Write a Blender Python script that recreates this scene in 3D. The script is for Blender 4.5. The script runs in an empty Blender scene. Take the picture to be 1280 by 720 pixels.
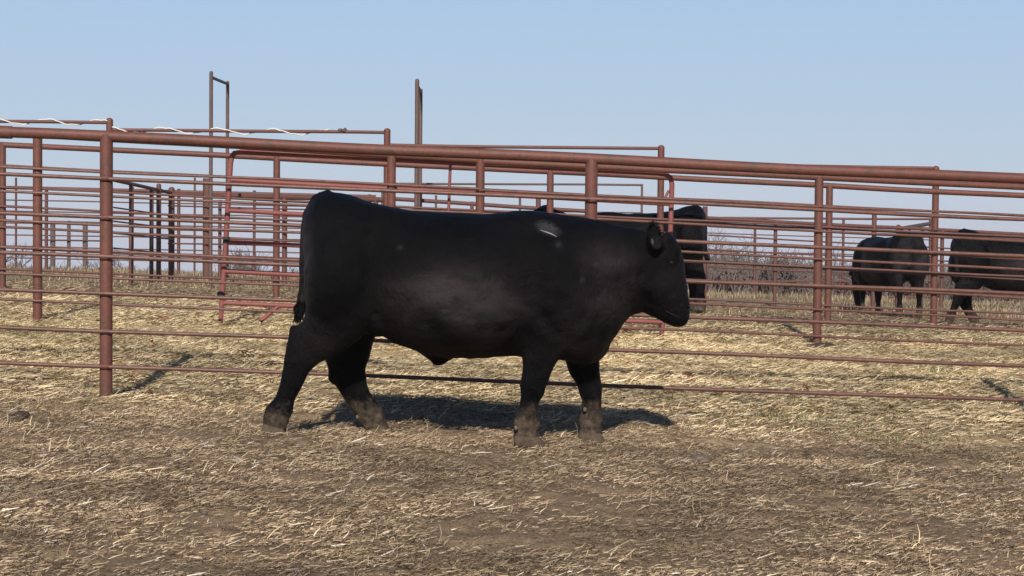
import bpy, bmesh, math, random
import numpy as np
from mathutils import Vector, Matrix, noise

random.seed(7); rng = np.random.default_rng(7)
S = bpy.context.scene
C = bpy.data.collections.new("scene"); S.collection.children.link(C)
R = math.radians

# ---------------------------------------------------------------- camera
F = 2050.0            # focal length in pixels of a 1280 px wide picture
EYE = 1.07
cam = bpy.data.cameras.new("camera"); co = bpy.data.objects.new("camera", cam); C.objects.link(co)
cam.sensor_width = 36; cam.lens = 36 * F / 1280
cam.clip_start = 0.1; cam.clip_end = 6000
PITCH = math.atan(60 / F)
CR = Matrix.Rotation(math.pi / 2 - PITCH, 3, 'X') @ Matrix.Rotation(R(0.5), 3, 'Z')
co.matrix_world = Matrix.Translation((0, 0, EYE)) @ CR.to_4x4()
S.camera = co
# ---------------------------------------------------------------- light
SUN_EL = 33.0; SUN_AZ = -2.0
w = bpy.data.worlds.new("World"); S.world = w; w.use_nodes = True
wn = w.node_tree.nodes; wl = w.node_tree.links
sky = wn.new('ShaderNodeTexSky'); sky.sky_type = 'NISHITA'; sky.sun_disc = False
sky.sun_elevation = R(SUN_EL); sky.sun_rotation = R(180 + SUN_AZ)
sky.air_density = 1.0; sky.dust_density = 0.6; sky.ozone_density = 1.5
bg = wn['Background']; bg.inputs['Strength'].default_value = 0.08
# thin high haze over the blue: the sky pales towards the horizon
wtc = wn.new('ShaderNodeTexCoord'); wsx = wn.new('ShaderNodeSeparateXYZ'); wl.new(wtc.outputs['Generated'], wsx.inputs[0])
wr = wn.new('ShaderNodeValToRGB'); we = wr.color_ramp.elements
SKY = [(0, (.575, .612, .745)), (.05, (.500, .605, .755)), (.145, (.425, .590, .815)), (.36, (.06, .14, .34)), (1, (.02, .05, .16))]  # upper dome, out of view, darkened to cut sky fill in shadows
while len(we) < len(SKY): we.new(.5)
for i_, (p_, c_) in enumerate(SKY): we[i_].position = p_; we[i_].color = (*c_, 1)
wl.new(wsx.outputs[2], wr.inputs[0])
wm = wn.new('ShaderNodeVectorMath'); wm.operation = 'SCALE'; wm.inputs['Scale'].default_value = 1 / .08; wl.new(wr.outputs[0], wm.inputs[0])
wx = wn.new('ShaderNodeMix'); wx.data_type = 'RGBA'; wx.inputs[0].default_value = .85
wl.new(sky.outputs[0], wx.inputs[6]); wl.new(wm.outputs[0], wx.inputs[7]); wl.new(wx.outputs[2], bg.inputs[0])
sl = bpy.data.lights.new("sun", 'SUN'); sl.energy = 5.0; sl.angle = R(0.6); sl.color = (1, .93, .86)
so = bpy.data.objects.new("sun", sl); C.objects.link(so)
so.rotation_euler = (R(90 - SUN_EL), 0, R(SUN_AZ))
S.view_settings.view_transform = 'Standard'; S.view_settings.look = 'None'
S.view_settings.exposure = 0.0; S.view_settings.gamma = 1
S.render.engine = 'CYCLES'

# ---------------------------------------------------------------- helpers
def ray(px, py):
    return CR @ Vector(((px - 640) / F, -(py - 360) / F, -1))
def P(px, py, D):
    """point seen at this pixel of the photograph, at distance D along +Y"""
    d = ray(px, py); return Vector((0, 0, EYE)) + d * (D / d.y)
def tag(o, label=None, cat=None, group=None, kind=None):
    if label: o['label'] = label
    if cat: o['category'] = cat
    if group: o['group'] = group
    if kind: o['kind'] = kind
    return o
def link(name, me, mat=None, parent=None, smooth=True):
    o = bpy.data.objects.new(name, me); C.objects.link(o)
    if mat:
        me.materials.clear(); me.materials.append(mat)
    if smooth and len(me.polygons):
        me.polygons.foreach_set('use_smooth', [True] * len(me.polygons))
    if parent:
        o.parent = parent; o.matrix_parent_inverse = Matrix.Translation(-parent.location)
    return o
def empty(name, loc):
    o = bpy.data.objects.new(name, None); C.objects.link(o); o.location = loc
    o.empty_display_size = .1
    return o
def mesh_from(verts, faces, name='m'):
    me = bpy.data.meshes.new(name); me.from_pydata([tuple(v) for v in verts], [], faces); me.update(); return me
class MB:
    def __init__(s): s.v = []; s.f = []
    def tube(s, pts, r, n=10, cap=True):
        pts = [Vector(p) for p in pts]
        rr = r if isinstance(r, (list, tuple)) else [r] * len(pts)
        b = len(s.v); up = None
        for i, p in enumerate(pts):
            t = (pts[min(i + 1, len(pts) - 1)] - pts[max(i - 1, 0)]).normalized()
            if up is None: up = t.orthogonal().normalized()
            up = (up - t * up.dot(t)).normalized(); q = t.cross(up)
            for k in range(n):
                a = 2 * math.pi * k / n
                s.v.append(p + up * (math.cos(a) * rr[i]) + q * (math.sin(a) * rr[i]))
        for i in range(len(pts) - 1):
            for k in range(n):
                k2 = (k + 1) % n
                s.f.append((b + i * n + k, b + i * n + k2, b + (i + 1) * n + k2, b + (i + 1) * n + k))
        if cap:
            s.f.append(tuple(b + k for k in range(n))[::-1])
            s.f.append(tuple(b + (len(pts) - 1) * n + k for k in range(n)))
        return s
    def dome(s, c, r, h, n=12, m=4):
        b = len(s.v)
        for j in range(m):
            a = j / m * math.pi / 2
            for k in range(n):
                t = 2 * math.pi * k / n
                s.v.append(Vector(c) + Vector((math.cos(t) * r * math.cos(a), math.sin(t) * r * math.cos(a), h * math.sin(a))))
        s.v.append(Vector(c) + Vector((0, 0, h)))
        for j in range(m - 1):
            for k in range(n):
                k2 = (k + 1) % n
                s.f.append((b + j * n + k, b + j * n + k2, b + (j + 1) * n + k2, b + (j + 1) * n + k))
        for k in range(n): s.f.append((b + (m - 1) * n + k, b + (m - 1) * n + (k + 1) % n, b + m * n))
        return s
    def ellipsoid(s, c, ax, n=20, m=12, rot=None):
        b = len(s.v); c = Vector(c)
        for j in range(1, m):
            a = math.pi * j / m
            for k in range(n):
                t = 2 * math.pi * k / n
                v = Vector((ax[0] * math.sin(a) * math.cos(t), ax[1] * math.sin(a) * math.sin(t), ax[2] * math.cos(a)))
                if rot: v = rot @ v
                s.v.append(c + v)
        top = Vector((0, 0, ax[2])); bot = -top
        if rot: top = rot @ top; bot = rot @ bot
        s.v.append(c + top); s.v.append(c + bot); it = len(s.v) - 2; ib = it + 1
        for j in range(m - 2):
            for k in range(n):
                k2 = (k + 1) % n
                s.f.append((b + j * n + k, b + (j + 1) * n + k, b + (j + 1) * n + k2, b + j * n + k2))
        for k in range(n):
            k2 = (k + 1) % n
            s.f.append((it, b + k, b + k2)); s.f.append((ib, b + (m - 2) * n + k2, b + (m - 2) * n + k))
        return s
    def loft(s, secs, n=24, ex=2.0):
        """secs: (edge point A, edge point B, lateral half width vector)"""
        b = len(s.v)
        for A, B, W in secs:
            A = Vector(A); B = Vector(B); c = (A + B) / 2; u = (A - B) / 2
            for k in range(n):
                t = 2 * math.pi * k / n; ct, st = math.cos(t), math.sin(t)
                e = 2 / ex
                s.v.append(c + u * (math.copysign(abs(ct) ** e, ct)) + W * (math.copysign(abs(st) ** e, st)))
        m = len(secs)
        for i in range(m - 1):
            for k in range(n):
                k2 = (k + 1) % n
                s.f.append((b + i * n + k, b + i * n + k2, b + (i + 1) * n + k2, b + (i + 1) * n + k))
        s.f.append(tuple(b + k for k in range(n))[::-1]); s.f.append(tuple(b + (m - 1) * n + k for k in range(n)))
        return s
    def build(s, name, mat, parent=None, smooth=True):
        me = mesh_from(s.v, s.f, name)
        bm = bmesh.new(); bm.from_mesh(me); bmesh.ops.recalc_face_normals(bm, faces=bm.faces); bm.to_mesh(me); bm.free()
        o = link(name, me, mat, parent, smooth)
        if smooth:
            try: me.set_sharp_from_angle(angle=R(50))
            except Exception: pass
        return o

# ---------------------------------------------------------------- terrain
GY = np.array([-60, 7.5, 10.2, 12, 14.5, 18.6, 23.5, 28, 34, 40, 60, 120, 400, 2500])
GZ = np.array([0, 0, -.03, .08, .2, .3, .10, .10, .08, -.12, -1.1, -4.6, -19, -110])
def smoothstep_interp(y):
    acc = 0
    for d in (-.8, -.4, 0, .4, .8): acc = acc + np.interp(y + d, GY, GZ)
    return acc / 5
_perm = rng.random((512, 512))
def vnoise(x, y, sc, off=0):
    x = np.asarray(x, float) / sc + 137.3 + off; y = np.asarray(y, float) / sc + 91.7 + off * 1.7
    xi = np.floor(x).astype(int); yi = np.floor(y).astype(int); fx = x - xi; fy = y - yi
    fx = fx * fx * (3 - 2 * fx); fy = fy * fy * (3 - 2 * fy)
    g = lambda a, b: _perm[a % 512, b % 512]
    return (g(xi, yi) * (1 - fx) + g(xi + 1, yi) * fx) * (1 - fy) + (g(xi, yi + 1) * (1 - fx) + g(xi + 1, yi + 1) * fx) * fy - .5
def base_z(x, y):
    return smoothstep_interp(y) - .033 * 14 * np.tanh(np.asarray(x, float) / 14)
def bumps(x, y):
    h = .030 * vnoise(x, y, .55, 3) + .028 * vnoise(x, y, .21, 9) + .017 * vnoise(x, y, .09, 17) + .008 * vnoise(x, y, .045, 23)
    x = np.asarray(x, float); y = np.asarray(y, float)
    for sc, off, dep, rad in ((.42, 5, .022, .055), (.31, 77, .015, .04)):
        ci = np.floor(x / sc).astype(int); cj = np.floor(y / sc).astype(int)
        for a_ in (-1, 0, 1):
            for b_ in (-1, 0, 1):
                u = _perm[(ci + a_ + off) % 512, (cj + b_ + 3 * off) % 512]; v2 = _perm[(cj + b_ + off) % 512, (ci + a_ + 7 * off) % 512]
                d2 = (x - (ci + a_ + .2 + .6 * u) * sc) ** 2 + ((y - (cj + b_ + .2 + .6 * v2) * sc)) ** 2
                h = h - dep * np.where(u * 7 % 1 > .4, 1, 0) * (np.exp(-d2 / rad ** 2) - .45 * np.exp(-(np.sqrt(d2) - 1.6 * rad) ** 2 / (rad * .5) ** 2))
    k = np.clip((np.asarray(y) - 26) / 10, 0, 1)
    h = h * (1 + 1.2 * k) * (1 - .55 * np.clip((y - 14.5) / 3, 0, 1) * (1 - k)) + .10 * k * vnoise(x, y, 1.4, 31)
    return h
def ground_z(x, y): return base_z(x, y) + bumps(x, y)

# ---------------------------------------------------------------- materials
def mat(name):
    m = bpy.data.materials.new(name); m.use_nodes = True
    return m, m.node_tree.nodes, m.node_tree.links, m.node_tree.nodes['Principled BSDF']
def ramp(nn, stops, interp='LINEAR'):
    r = nn.new('ShaderNodeValToRGB'); e = r.color_ramp.elements; r.color_ramp.interpolation = interp
    while len(e) < len(stops): e.new(.5)
    for i, (p, c) in enumerate(stops): e[i].position = p; e[i].color = (*c, 1)
    return r
def nz(nn, ll, vec, scale, detail=5, rough=.6, dist=0):
    n = nn.new('ShaderNodeTexNoise'); n.inputs['Scale'].default_value = scale; n.inputs['Detail'].default_value = detail
    n.inputs['Roughness'].default_value = rough; n.inputs['Distortion'].default_value = dist
    if vec is not None: ll.new(vec, n.inputs['Vector'])
    return n
def mapping(nn, ll, vec, sc, rot=(0, 0, 0)):
    m = nn.new('ShaderNodeMapping'); m.inputs['Scale'].default_value = sc; m.inputs['Rotation'].default_value = rot
    ll.new(vec, m.inputs['Vector']); return m.outputs[0]
def mix(nn, ll, fac, a, b, mode='MIX'):
    m = nn.new('ShaderNodeMix'); m.data_type = 'RGBA'; m.blend_type = mode
    for sk, val in ((m.inputs[0], fac), (m.inputs[6], a), (m.inputs[7], b)):
        if isinstance(val, (int, float)): sk.default_value = val
        elif isinstance(val, tuple): sk.default_value = (*val, 1)
        else: ll.new(val, sk)
    return m.outputs[2]

def pipe_mat(name, c1, c2, rust, rustamt=.5, rough=.62):
    m, nn, ll, b = mat(name)
    g = nn.new('ShaderNodeNewGeometry').outputs['Position']
    n1 = nz(nn, ll, g, 2.3, 6, .65); r1 = ramp(nn, [(.3, c1), (.7, c2)]); ll.new(n1.outputs[0], r1.inputs[0])
    n2 = nz(nn, ll, g, 14, 8, .75, .4)
    r2 = ramp(nn, [(rustamt, (0, 0, 0)), (rustamt + .16, (1, 1, 1))]); ll.new(n2.outputs[0], r2.inputs[0])
    c = mix(nn, ll, r2.outputs[0], r1.outputs[0], rust)
    n3 = nz(nn, ll, g, 60, 4, .7); r3 = ramp(nn, [(.35, (.8, .8, .8)), (.65, (1.12, 1.1, 1.08))]); ll.new(n3.outputs[0], r3.inputs[0])
    c = mix(nn, ll, 1.0, c, r3.outputs[0], 'MULTIPLY')
    ll.new(c, b.inputs['Base Color']); b.inputs['Roughness'].default_value = rough
    bp = nn.new('ShaderNodeBump'); bp.inputs['Strength'].default_value = .25; bp.inputs['Distance'].default_value = .002
    ll.new(n2.outputs[0], bp.inputs['Height']); ll.new(bp.outputs[0], b.inputs['Normal'])
    return m
M = {}
M['pipe'] = pipe_mat('rust_red_pipe', (.120, .040, .028), (.165, .056, .038), (.090, .045, .026), .48)
M['pipe_far'] = pipe_mat('weathered_red_pipe', (.110, .044, .034), (.145, .058, .044), (.09, .050, .032), .48)
M['pipe_grey'] = pipe_mat('grey_brown_pipe', (.105, .066, .055), (.14, .085, .070), (.085, .058, .045), .5)
M['rod'] = pipe_mat('rusty_sucker_rod', (.125, .052, .037), (.170, .075, .052), (.080, .042, .028), .47, .5)
M['gate'] = pipe_mat('faded_pink_red_gate_paint', (.195, .055, .048), (.245, .074, .064), (.13, .048, .036), .60)
M['steel'] = pipe_mat('dull_grey_steel', (.030, .028, .030), (.05, .045, .045), (.05, .035, .025), .6, .8)

def simple(name, c, rough=.8, var=.25, sc=12):
    m, nn, ll, b = mat(name)
    g = nn.new('ShaderNodeNewGeometry').outputs['Position']
    n = nz(nn, ll, g, sc, 6, .7)
    r = ramp(nn, [(.3, tuple(x * (1 - var) for x in c)), (.7, tuple(x * (1 + var) for x in c))]); ll.new(n.outputs[0], r.inputs[0])
    ll.new(r.outputs[0], b.inputs['Base Color']); b.inputs['Roughness'].default_value = rough
    bp = nn.new('ShaderNodeBump'); bp.inputs['Strength'].default_value = .5; bp.inputs['Distance'].default_value = .01
    ll.new(n.outputs[0], bp.inputs['Height']); ll.new(bp.outputs[0], b.inputs['Normal'])
    return m
M['cord'] = simple('white_twine', (.75, .70, .62), .8, .1, 40)
M['bark'] = simple('grey_bark', (.16, .135, .12), .9, .3, 8)
M['brush'] = simple('bare_winter_brush', (.15, .115, .10), .95, .35, .6)
M['dung'] = simple('dark_dung', (.045, .03, .02), .9, .4, 30)
M['clod'] = simple('dry_dirt_clod', (.13, .095, .07), .95, .3, 25)
M['stone'] = simple('pale_stone', (.42, .36, .31), .85, .2, 25)
M['husk'] = simple('reddish_corn_husk', (.50, .24, .15), .8, .25, 30)
M['wood'] = simple('weathered_post_wood', (.12, .085, .075), .9, .3, 14)

# ground
def ground_material():
    m, nn, ll, b = mat('straw_littered_dirt')
    g = nn.new('ShaderNodeNewGeometry').outputs['Position']
    sx = nn.new('ShaderNodeSeparateXYZ'); ll.new(g, sx.inputs[0])
    # warp of the straw / dirt border
    nw = nz(nn, ll, mapping(nn, ll, g, (.35, 1, 1)), .9, 4, .6)
    ma = nn.new('ShaderNodeMath'); ma.operation = 'MULTIPLY_ADD'; ma.inputs[1].default_value = 2.4; ll.new(nw.outputs[0], ma.inputs[0]); ll.new(sx.outputs[1], ma.inputs[2])
    mr = nn.new('ShaderNodeMapRange'); mr.inputs[1].default_value = 0; mr.inputs[2].default_value = 60; ll.new(ma.outputs[0], mr.inputs[0])
    y = lambda v: (v + 1.2) / 60
    brown = (.290, .208, .128); straw = (.560, .435, .250); bare = (.250, .195, .120); tall = (.290, .225, .135)
    r = ramp(nn, [(0, brown), (y(8.6), brown), (y(10.6), (.46, .35, .20)), (y(12), straw), (y(17.2), straw), (y(18.6), bare),
                  (y(20.5), bare), (y(23), (.32, .24, .145)), (y(28), tall), (1, (.2, .165, .11))])
    ll.new(mr.outputs[0], r.inputs[0])
    n1 = nz(nn, ll, mapping(nn, ll, g, (1, 2.2, 1)), 2.6, 8, .7)
    r1 = ramp(nn, [(.34, (.62, .60, .58)), (.52, (1, 1, 1)), (.7, (1.18, 1.14, 1.05))]); ll.new(n1.outputs[0], r1.inputs[0])
    c = mix(nn, ll, 1.0, r.outputs[0], r1.outputs[0], 'MULTIPLY')
    n2 = nz(nn, ll, mapping(nn, ll, g, (7, 26, 10), (0, 0, .35)), 3.0, 6, .75, .6)
    n3 = nz(nn, ll, mapping(nn, ll, g, (24, 8, 10), (0, 0, -.5)), 3.0, 6, .75, .6)
    mx = nn.new('ShaderNodeMath'); mx.operation = 'MAXIMUM'; ll.new(n2.outputs[0], mx.inputs[0]); ll.new(n3.outputs[0], mx.inputs[1])
    r2 = ramp(nn, [(.42, (.52, .50, .48)), (.56, (1, 1, 1)), (.68, (1.55, 1.5, 1.35))]); ll.new(mx.outputs[0], r2.inputs[0])
    c = mix(nn, ll, .8, c, mix(nn, ll, 1.0, c, r2.outputs[0], 'MULTIPLY'))
    # trampled dark muck patches
    n4 = nz(nn, ll, mapping(nn, ll, g, (.8, 1.6, 1)), 1.7, 5, .6, .5)
    r4 = ramp(nn, [(.56, (0, 0, 0)), (.70, (1, 1, 1))]); ll.new(n4.outputs[0], r4.inputs[0])
    fr = nn.new('ShaderNodeMath'); fr.operation = 'MULTIPLY'; fr.inputs[1].default_value = .55; ll.new(r4.outputs[0], fr.inputs[0])
    c = mix(nn, ll, fr.outputs[0], c, (.17, .118, .078))
    ll.new(c, b.inputs['Base Color']); b.inputs['Roughness'].default_value = .95; b.inputs['Specular IOR Level'].default_value = .15
    bp = nn.new('ShaderNodeBump'); bp.inputs['Strength'].default_value = .8; bp.inputs['Distance'].default_value = .02
    ll.new(mx.outputs[0], bp.inputs['Height']); ll.new(bp.outputs[0], b.inputs['Normal'])
    return m
def graded(lo, hi, step, far, grow=1.16):
    a = list(np.arange(lo, hi + 1e-6, step)); s = step; v = hi
    while v < far: s *= grow; v += s; a.append(v)
    s = step; v = lo; pre = []
    while v > -far: s *= grow; v -= s; pre.append(v)
    return np.array(pre[::-1] + a)
xs = graded(-5.5, 5.5, .028, 420)
ya = list(np.arange(4.2, 13, .028)); v = ya[-1]; s_ = .028
while v < 36: s_ = min(s_ * 1.012, .16); v += s_; ya.append(v)
while v < 420: s_ *= 1.13; v += s_; ya.append(v)
v = 4.2; s_ = .05; pre = []
while v > -60: s_ *= 1.2; v -= s_; pre.append(v)
ys = np.array(pre[::-1] + ya)
XX, YY = np.meshgrid(xs, ys)
ZZ = base_z(XX, YY) + np.where(YY < 60, bumps(XX, YY), 0)
nx_, ny_ = len(xs), len(ys)
vv = np.stack([XX.ravel(), YY.ravel(), ZZ.ravel()], 1).astype(np.float32)
idx = np.arange(nx_ * ny_).reshape(ny_, nx_)
ff = np.stack([idx[:-1, :-1].ravel(), idx[:-1, 1:].ravel(), idx[1:, 1:].ravel(), idx[1:, :-1].ravel()], 1).astype(np.int32)
def np_mesh(name, v, f):
    me = bpy.data.meshes.new(name); n = f.shape[1]
    me.vertices.add(len(v)); me.vertices.foreach_set('co', v.astype(np.float32).ravel())
    me.loops.add(f.size); me.loops.foreach_set('vertex_index', f.astype(np.int32).ravel())
    me.polygons.add(len(f)); me.polygons.foreach_set('loop_start', np.arange(0, f.size, n, dtype=np.int32))
    me.update(calc_edges=True); return me
tag(link('ground', np_mesh('ground', vv, ff), ground_material()), kind='structure')

# ---------------------------------------------------------------- fences
def plan_point(px, py, A, B):
    """where the sight line of a pixel meets the upright plane through plan points A, B"""
    d = ray(px, py); nx, ny = B[1] - A[1], -(B[0] - A[0])
    t = (nx * A[0] + ny * A[1]) / (nx * d.x + ny * d.y)
    return Vector((0, 0, EYE)) + d * t
def wob(a, b, n, amp, seed):
    a = Vector(a); b = Vector(b); out = []
    for i in range(n + 1):
        t = i / n; p = a.lerp(b, t)
        k = amp * math.sin(math.pi * min(1, t * 8)) if t < .06 else amp
        p.z += amp * noise.noise(Vector((p.x * .55, seed * 3.1, 0))); p.y += amp * noise.noise(Vector((p.x * .5, seed * 5.7, 4)))
        out.append(p)
    return out
FG = 'pipe corral fences'
def fence(label, plane, rails, posts, top=None, m='pipe', rm='rod', front=True, group=FG, ext=(0, 0), wobble=.012, name='pipe_fence', seed=1):
    """plane: (px, D, px, D); rails: (px0, y0, px1, y1, radius); posts: (px, ytop, radius, cap)"""
    a = P(plane[0], 300, plane[1]); b = P(plane[2], 300, plane[3]); A = (a.x, a.y); B = (b.x, b.y)
    dirv = Vector((B[0] - A[0], B[1] - A[1], 0)).normalized(); nrm = Vector((dirv.y, -dirv.x, 0))   # towards the camera
    if nrm.y > 0: nrm = -nrm
    p0 = plan_point(posts[0][0], 300, A, B)
    root = empty(name, (p0.x, p0.y, float(ground_z(p0.x, p0.y)))); tag(root, label, 'fence', group)
    for i, (px, yt, r, cap) in enumerate(posts):
        t = plan_point(px, yt, A, B); gz = float(ground_z(t.x, t.y))
        mb = MB(); mb.tube([(t.x, t.y, gz - .15), (t.x, t.y, (gz + t.z) / 2), (t.x, t.y, t.z)], r, 14)
        if t.y < 17:
            for (x0, y0, x1, y1, r_, kind) in rails:
                if kind != 'r' or not (min(x0, -600) <= px <= 2100): continue
                if label.startswith('second') and not (x0 - 5 <= px <= x1 + 900): continue
                u_ = (px - x0) / (x1 - x0); w_ = plan_point(px, y0 + (y1 - y0) * u_, A, B) + nrm * (r + r_ * .2)
                mb.tube([w_ - dirv * .030, w_ - dirv * .018, w_ + dirv * .018, w_ + dirv * .030], [r_ * .6, r_ * 1.35, r_ * 1.35, r_ * .6], 10)
        if cap: mb.dome((t.x, t.y, t.z), r * 1.04, r * .9, 14)
        mb.build('post', M[m], root)
    for i, (x0, y0, x1, y1, r, kind) in enumerate(rails):
        q0 = plan_point(x0, y0, A, B); q1 = plan_point(x1, y1, A, B)
        d = (q1 - q0).normalized(); q0 = q0 - d * ext[0]; q1 = q1 + d * ext[1]
        pr = posts[0][2]
        off = nrm * ((pr + r * .6) if kind == 'r' else 0)
        # keep the apparent height when the rail is shifted to the front face
        pts = wob(q0 + off, q1 + off, max(4, int((q1 - q0).length / .35)), wobble, seed * 7 + i)
        MB().tube(pts, r, 12).build('top_rail' if kind == 't' else 'rail', M[rm if kind == 'r' else m], root)
    return root, A, B

# front fence, just behind the bull
r1 = [(0, 165, 1280, 223.5, .034, 't')]
for a_, b_ in ((217.5, 274), (266.5, 319.5), (316, 367.5), (361, 412.5), (408, 456.5), (452.5, 500)):
    r1.append((0, a_, 1280, b_, .0125, 'r'))
front, FA, FB = fence('nearest rusty red pipe fence, six thin rails running directly behind the walking bull',
      (132, 10.0, 1346, 10.35), r1, [(133, 168, .039, 0), (739.5, 198, .039, 0), (1346, 226, .039, 0), (-475, 140, .039, 0), (1953, 255, .039, 0)], ext=(3.2, 3.2), seed=1)
# splice sleeve at the left end of the top rail
q = plan_point(-40, 163.3, FA, FB); q2 = plan_point(15, 165.6, FA, FB)
MB().tube([q, q2], .039, 14).build('splice_sleeve', M['pipe'], front)
# second fence
PL2 = (47, 14.2, 1023, 15.2)
rr = [(47, 168, 600, 200.5, .031, 't')]
for a_, b_ in ((211, 236.5), (242, 266.5), (277, 301), (310, 335), (344, 366), (376, 400)): rr.append((-60, a_ - (107 * .0455), 600, b_, .0125, 'r'))
fence('second row red pipe fence, left stretch, ending above the hips of the bull', PL2, rr,
      [(47, 170, .040, 0), (489.5, 194, .040, 0), (-395, 146, .040, 0)], ext=(3, 0), seed=2)
rr = [(600, 201.5, 1280, 234, .031, 't')]
for a_, b_ in ((238, 270), (267, 302), (301, 337), (335, 373), (366, 400), (400, 432)): rr.append((600, a_, 1280, b_, .0125, 'r'))
fence('second row red pipe fence, right stretch, black clod at the foot of its post', PL2, rr,
      [(600.5, 199, .040, 0), (1024, 221, .040, 0), (1455, 244, .040, 0)], ext=(0, 3), seed=3)
# third fence
PL3 = (3, 18.5, 1037, 18.8)
rr = [(3, 180.5, 1280, 244.5, .033, 't')]
for a_, b_ in ((207, 270), (234, 296), (258, 322), (284, 346), (309, 371), (336, 392)): rr.append((3, a_, 1280, b_, .0135, 'r'))
fence('third row red pipe fence, lower of the two running behind the pink gate', PL3, rr,
      [(3, 179, .039, 0), (346, 195, .039, 0), (688, 213, .039, 0), (1037, 231, .039, 0), (1384, 250, .039, 0), (-340, 163, .039, 0)], ext=(3.3, 3), seed=4, m='pipe', rm='pipe_far')
# fourth, stepped fence
PL4 = (137, 19.4, 1169, 19.6)
rr = [(-200, 149.5, 134, 153, .020, 't'), (137, 162, 484, 166, .020, 't'), (484, 181.5, 826, 185.5, .020, 't'), (826, 204, 1169, 210, .020, 't')]
for a_, b_ in ((212, 268), (238, 293), (262, 318), (288, 343), (313, 366)): rr.append((-60, a_ - 8, 1280, b_ + 6, .0125, 'r'))
fence('tallest red pipe fence, stepping down to the right, with dome capped posts', PL4, rr,
      [(137, 151, .040, 1), (484, 164, .040, 1), (826.5, 185, .040, 1), (1170, 211, .040, 1)], seed=5, m='pipe', rm='pipe_far', ext=(0, 0))
# alley / chute fences further back, left
fence('distant brown pipe fence with close set thin posts on the rise at left', (0, 33, 470, 34),
      [(-80, 232, 470, 246, .036, 't'), (-80, 248, 470, 260, .014, 'r'), (-80, 262, 470, 273, .014, 'r'), (-80, 277, 470, 287, .014, 'r'), (-80, 292, 470, 301, .014, 'r'), (-80, 306, 470, 318, .014, 'r'), (-80, 320, 470, 332, .014, 'r')],
      [(20, 222, .022, 0), (58, 234, .035, 0), (-60, 231, .03, 0), (165, 234, .038, 0), (223.5, 236, .034, 0), (243.5, 222, .022, 0), (318, 238, .03, 0), (400, 240, .035, 0), (462, 243, .035, 0)], m='pipe_far', rm='pipe_far', seed=6)
fence('brown cattle chute fence whose rails slope down to two capped posts', (140, 25.5, 214, 29),
      [(138, 224.5, 214, 241.5, .030, 't'), (138, 259, 214, 270, .013, 'r'), (138, 276, 214, 285, .013, 'r'), (138, 291, 214, 299, .013, 'r'), (138, 309.5, 214, 317, .013, 'r')],
      [(164, 230, .036, 0), (189.5, 236, .036, 0), (198.5, 232, .042, 1), (214.5, 237, .055, 1)], m='pipe_far', rm='pipe_far', seed=7)
fence('brown alley fence with heavy post below the tall left gate frame', (214, 29, 480, 27),
      [(214, 243, 480, 250, .045, 't'), (214, 257, 480, 265, .014, 'r'), (214, 271, 480, 279, .014, 'r'), (214, 287, 480, 294, .014, 'r'), (214, 304, 480, 310, .014, 'r'), (214, 318, 480, 328, .03, 'r')],
      [(259, 223, .075, 0), (275, 250, .03, 0), (356, 245, .045, 0), (470, 249, .04, 0)], m='pipe_far', rm='pipe_far', seed=8)
fence('short far paddock fence of dark wooden posts near the left skyline', (50, 40, 140, 41),
      [(52, 277, 137, 279, .03, 't'), (52, 300, 137, 301, .02, 'r')],
      [(66, 276, .062, 0), (86, 276, .045, 0), (106.5, 277, .062, 0)], m='wood', rm='pipe_far', seed=9)
# far fences right
fence('grey far pipe frame fence with thin high rail ending above the middle cow', (480, 31, 802, 32),
      [(470, 229.5, 803, 231, .021, 't'), (470, 262, 803, 266, .014, 'r'), (470, 282, 803, 287, .014, 'r'), (470, 305, 803, 310, .014, 'r'), (470, 328, 803, 333, .014, 'r')],
      [(802.5, 230, .022, 0), (650, 246, .024, 0), (545, 244, .022, 0), (478, 230, .022, 0)], m='pipe_grey', rm='pipe_grey', seed=10)
fence('distant red pipe fence in the middle distance, hidden mostly by the bull', (500, 27, 700, 27.5),
      [(480, 248, 735, 264, .034, 't'), (480, 262, 735, 279, .014, 'r'), (480, 280, 735, 296, .014, 'r'), (480, 300, 735, 316, .014, 'r')],
      [(673, 247, .042, 0), (524, 238, .05, 0), (590, 252, .03, 0)], m='pipe_far', rm='pipe_far', seed=11)
fence('distant red pipe fence behind the grazing cow with posts set wide apart', (880, 28, 1280, 29.5),
      [(884, 272.5, 1280, 293, .033, 't'), (884, 283, 1280, 303, .014, 'r'), (884, 294, 1280, 316, .014, 'r'), (884, 312, 1280, 331, .014, 'r'), (884, 334, 1280, 350, .014, 'r'), (884, 352, 1280, 364, .014, 'r')],
      [(881.5, 258, .042, 0), (969.5, 277, .032, 0), (1093, 268, .042, 0), (1178, 286, .035, 0), (1290, 292, .035, 0)], m='pipe_far', rm='pipe_far', seed=12, ext=(0, 2))
fence('farthest thin pipe fence at right, drawn level against the bare trees', (840, 37, 1165, 37),
      [(840, 272, 1165, 274, .026, 't'), (840, 290, 1165, 300, .013, 'r'), (840, 312, 1165, 321, .013, 'r'), (840, 332, 1165, 333, .013, 'r'), (840, 352, 1165, 351.5, .02, 'r'), (840, 370.5, 1165, 370.5, .02, 'r')],
      [(944, 274, .030, 0), (1054.5, 273, .030, 0), (1163, 273, .030, 0)], m='pipe_far', rm='pipe_far', seed=13)

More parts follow.
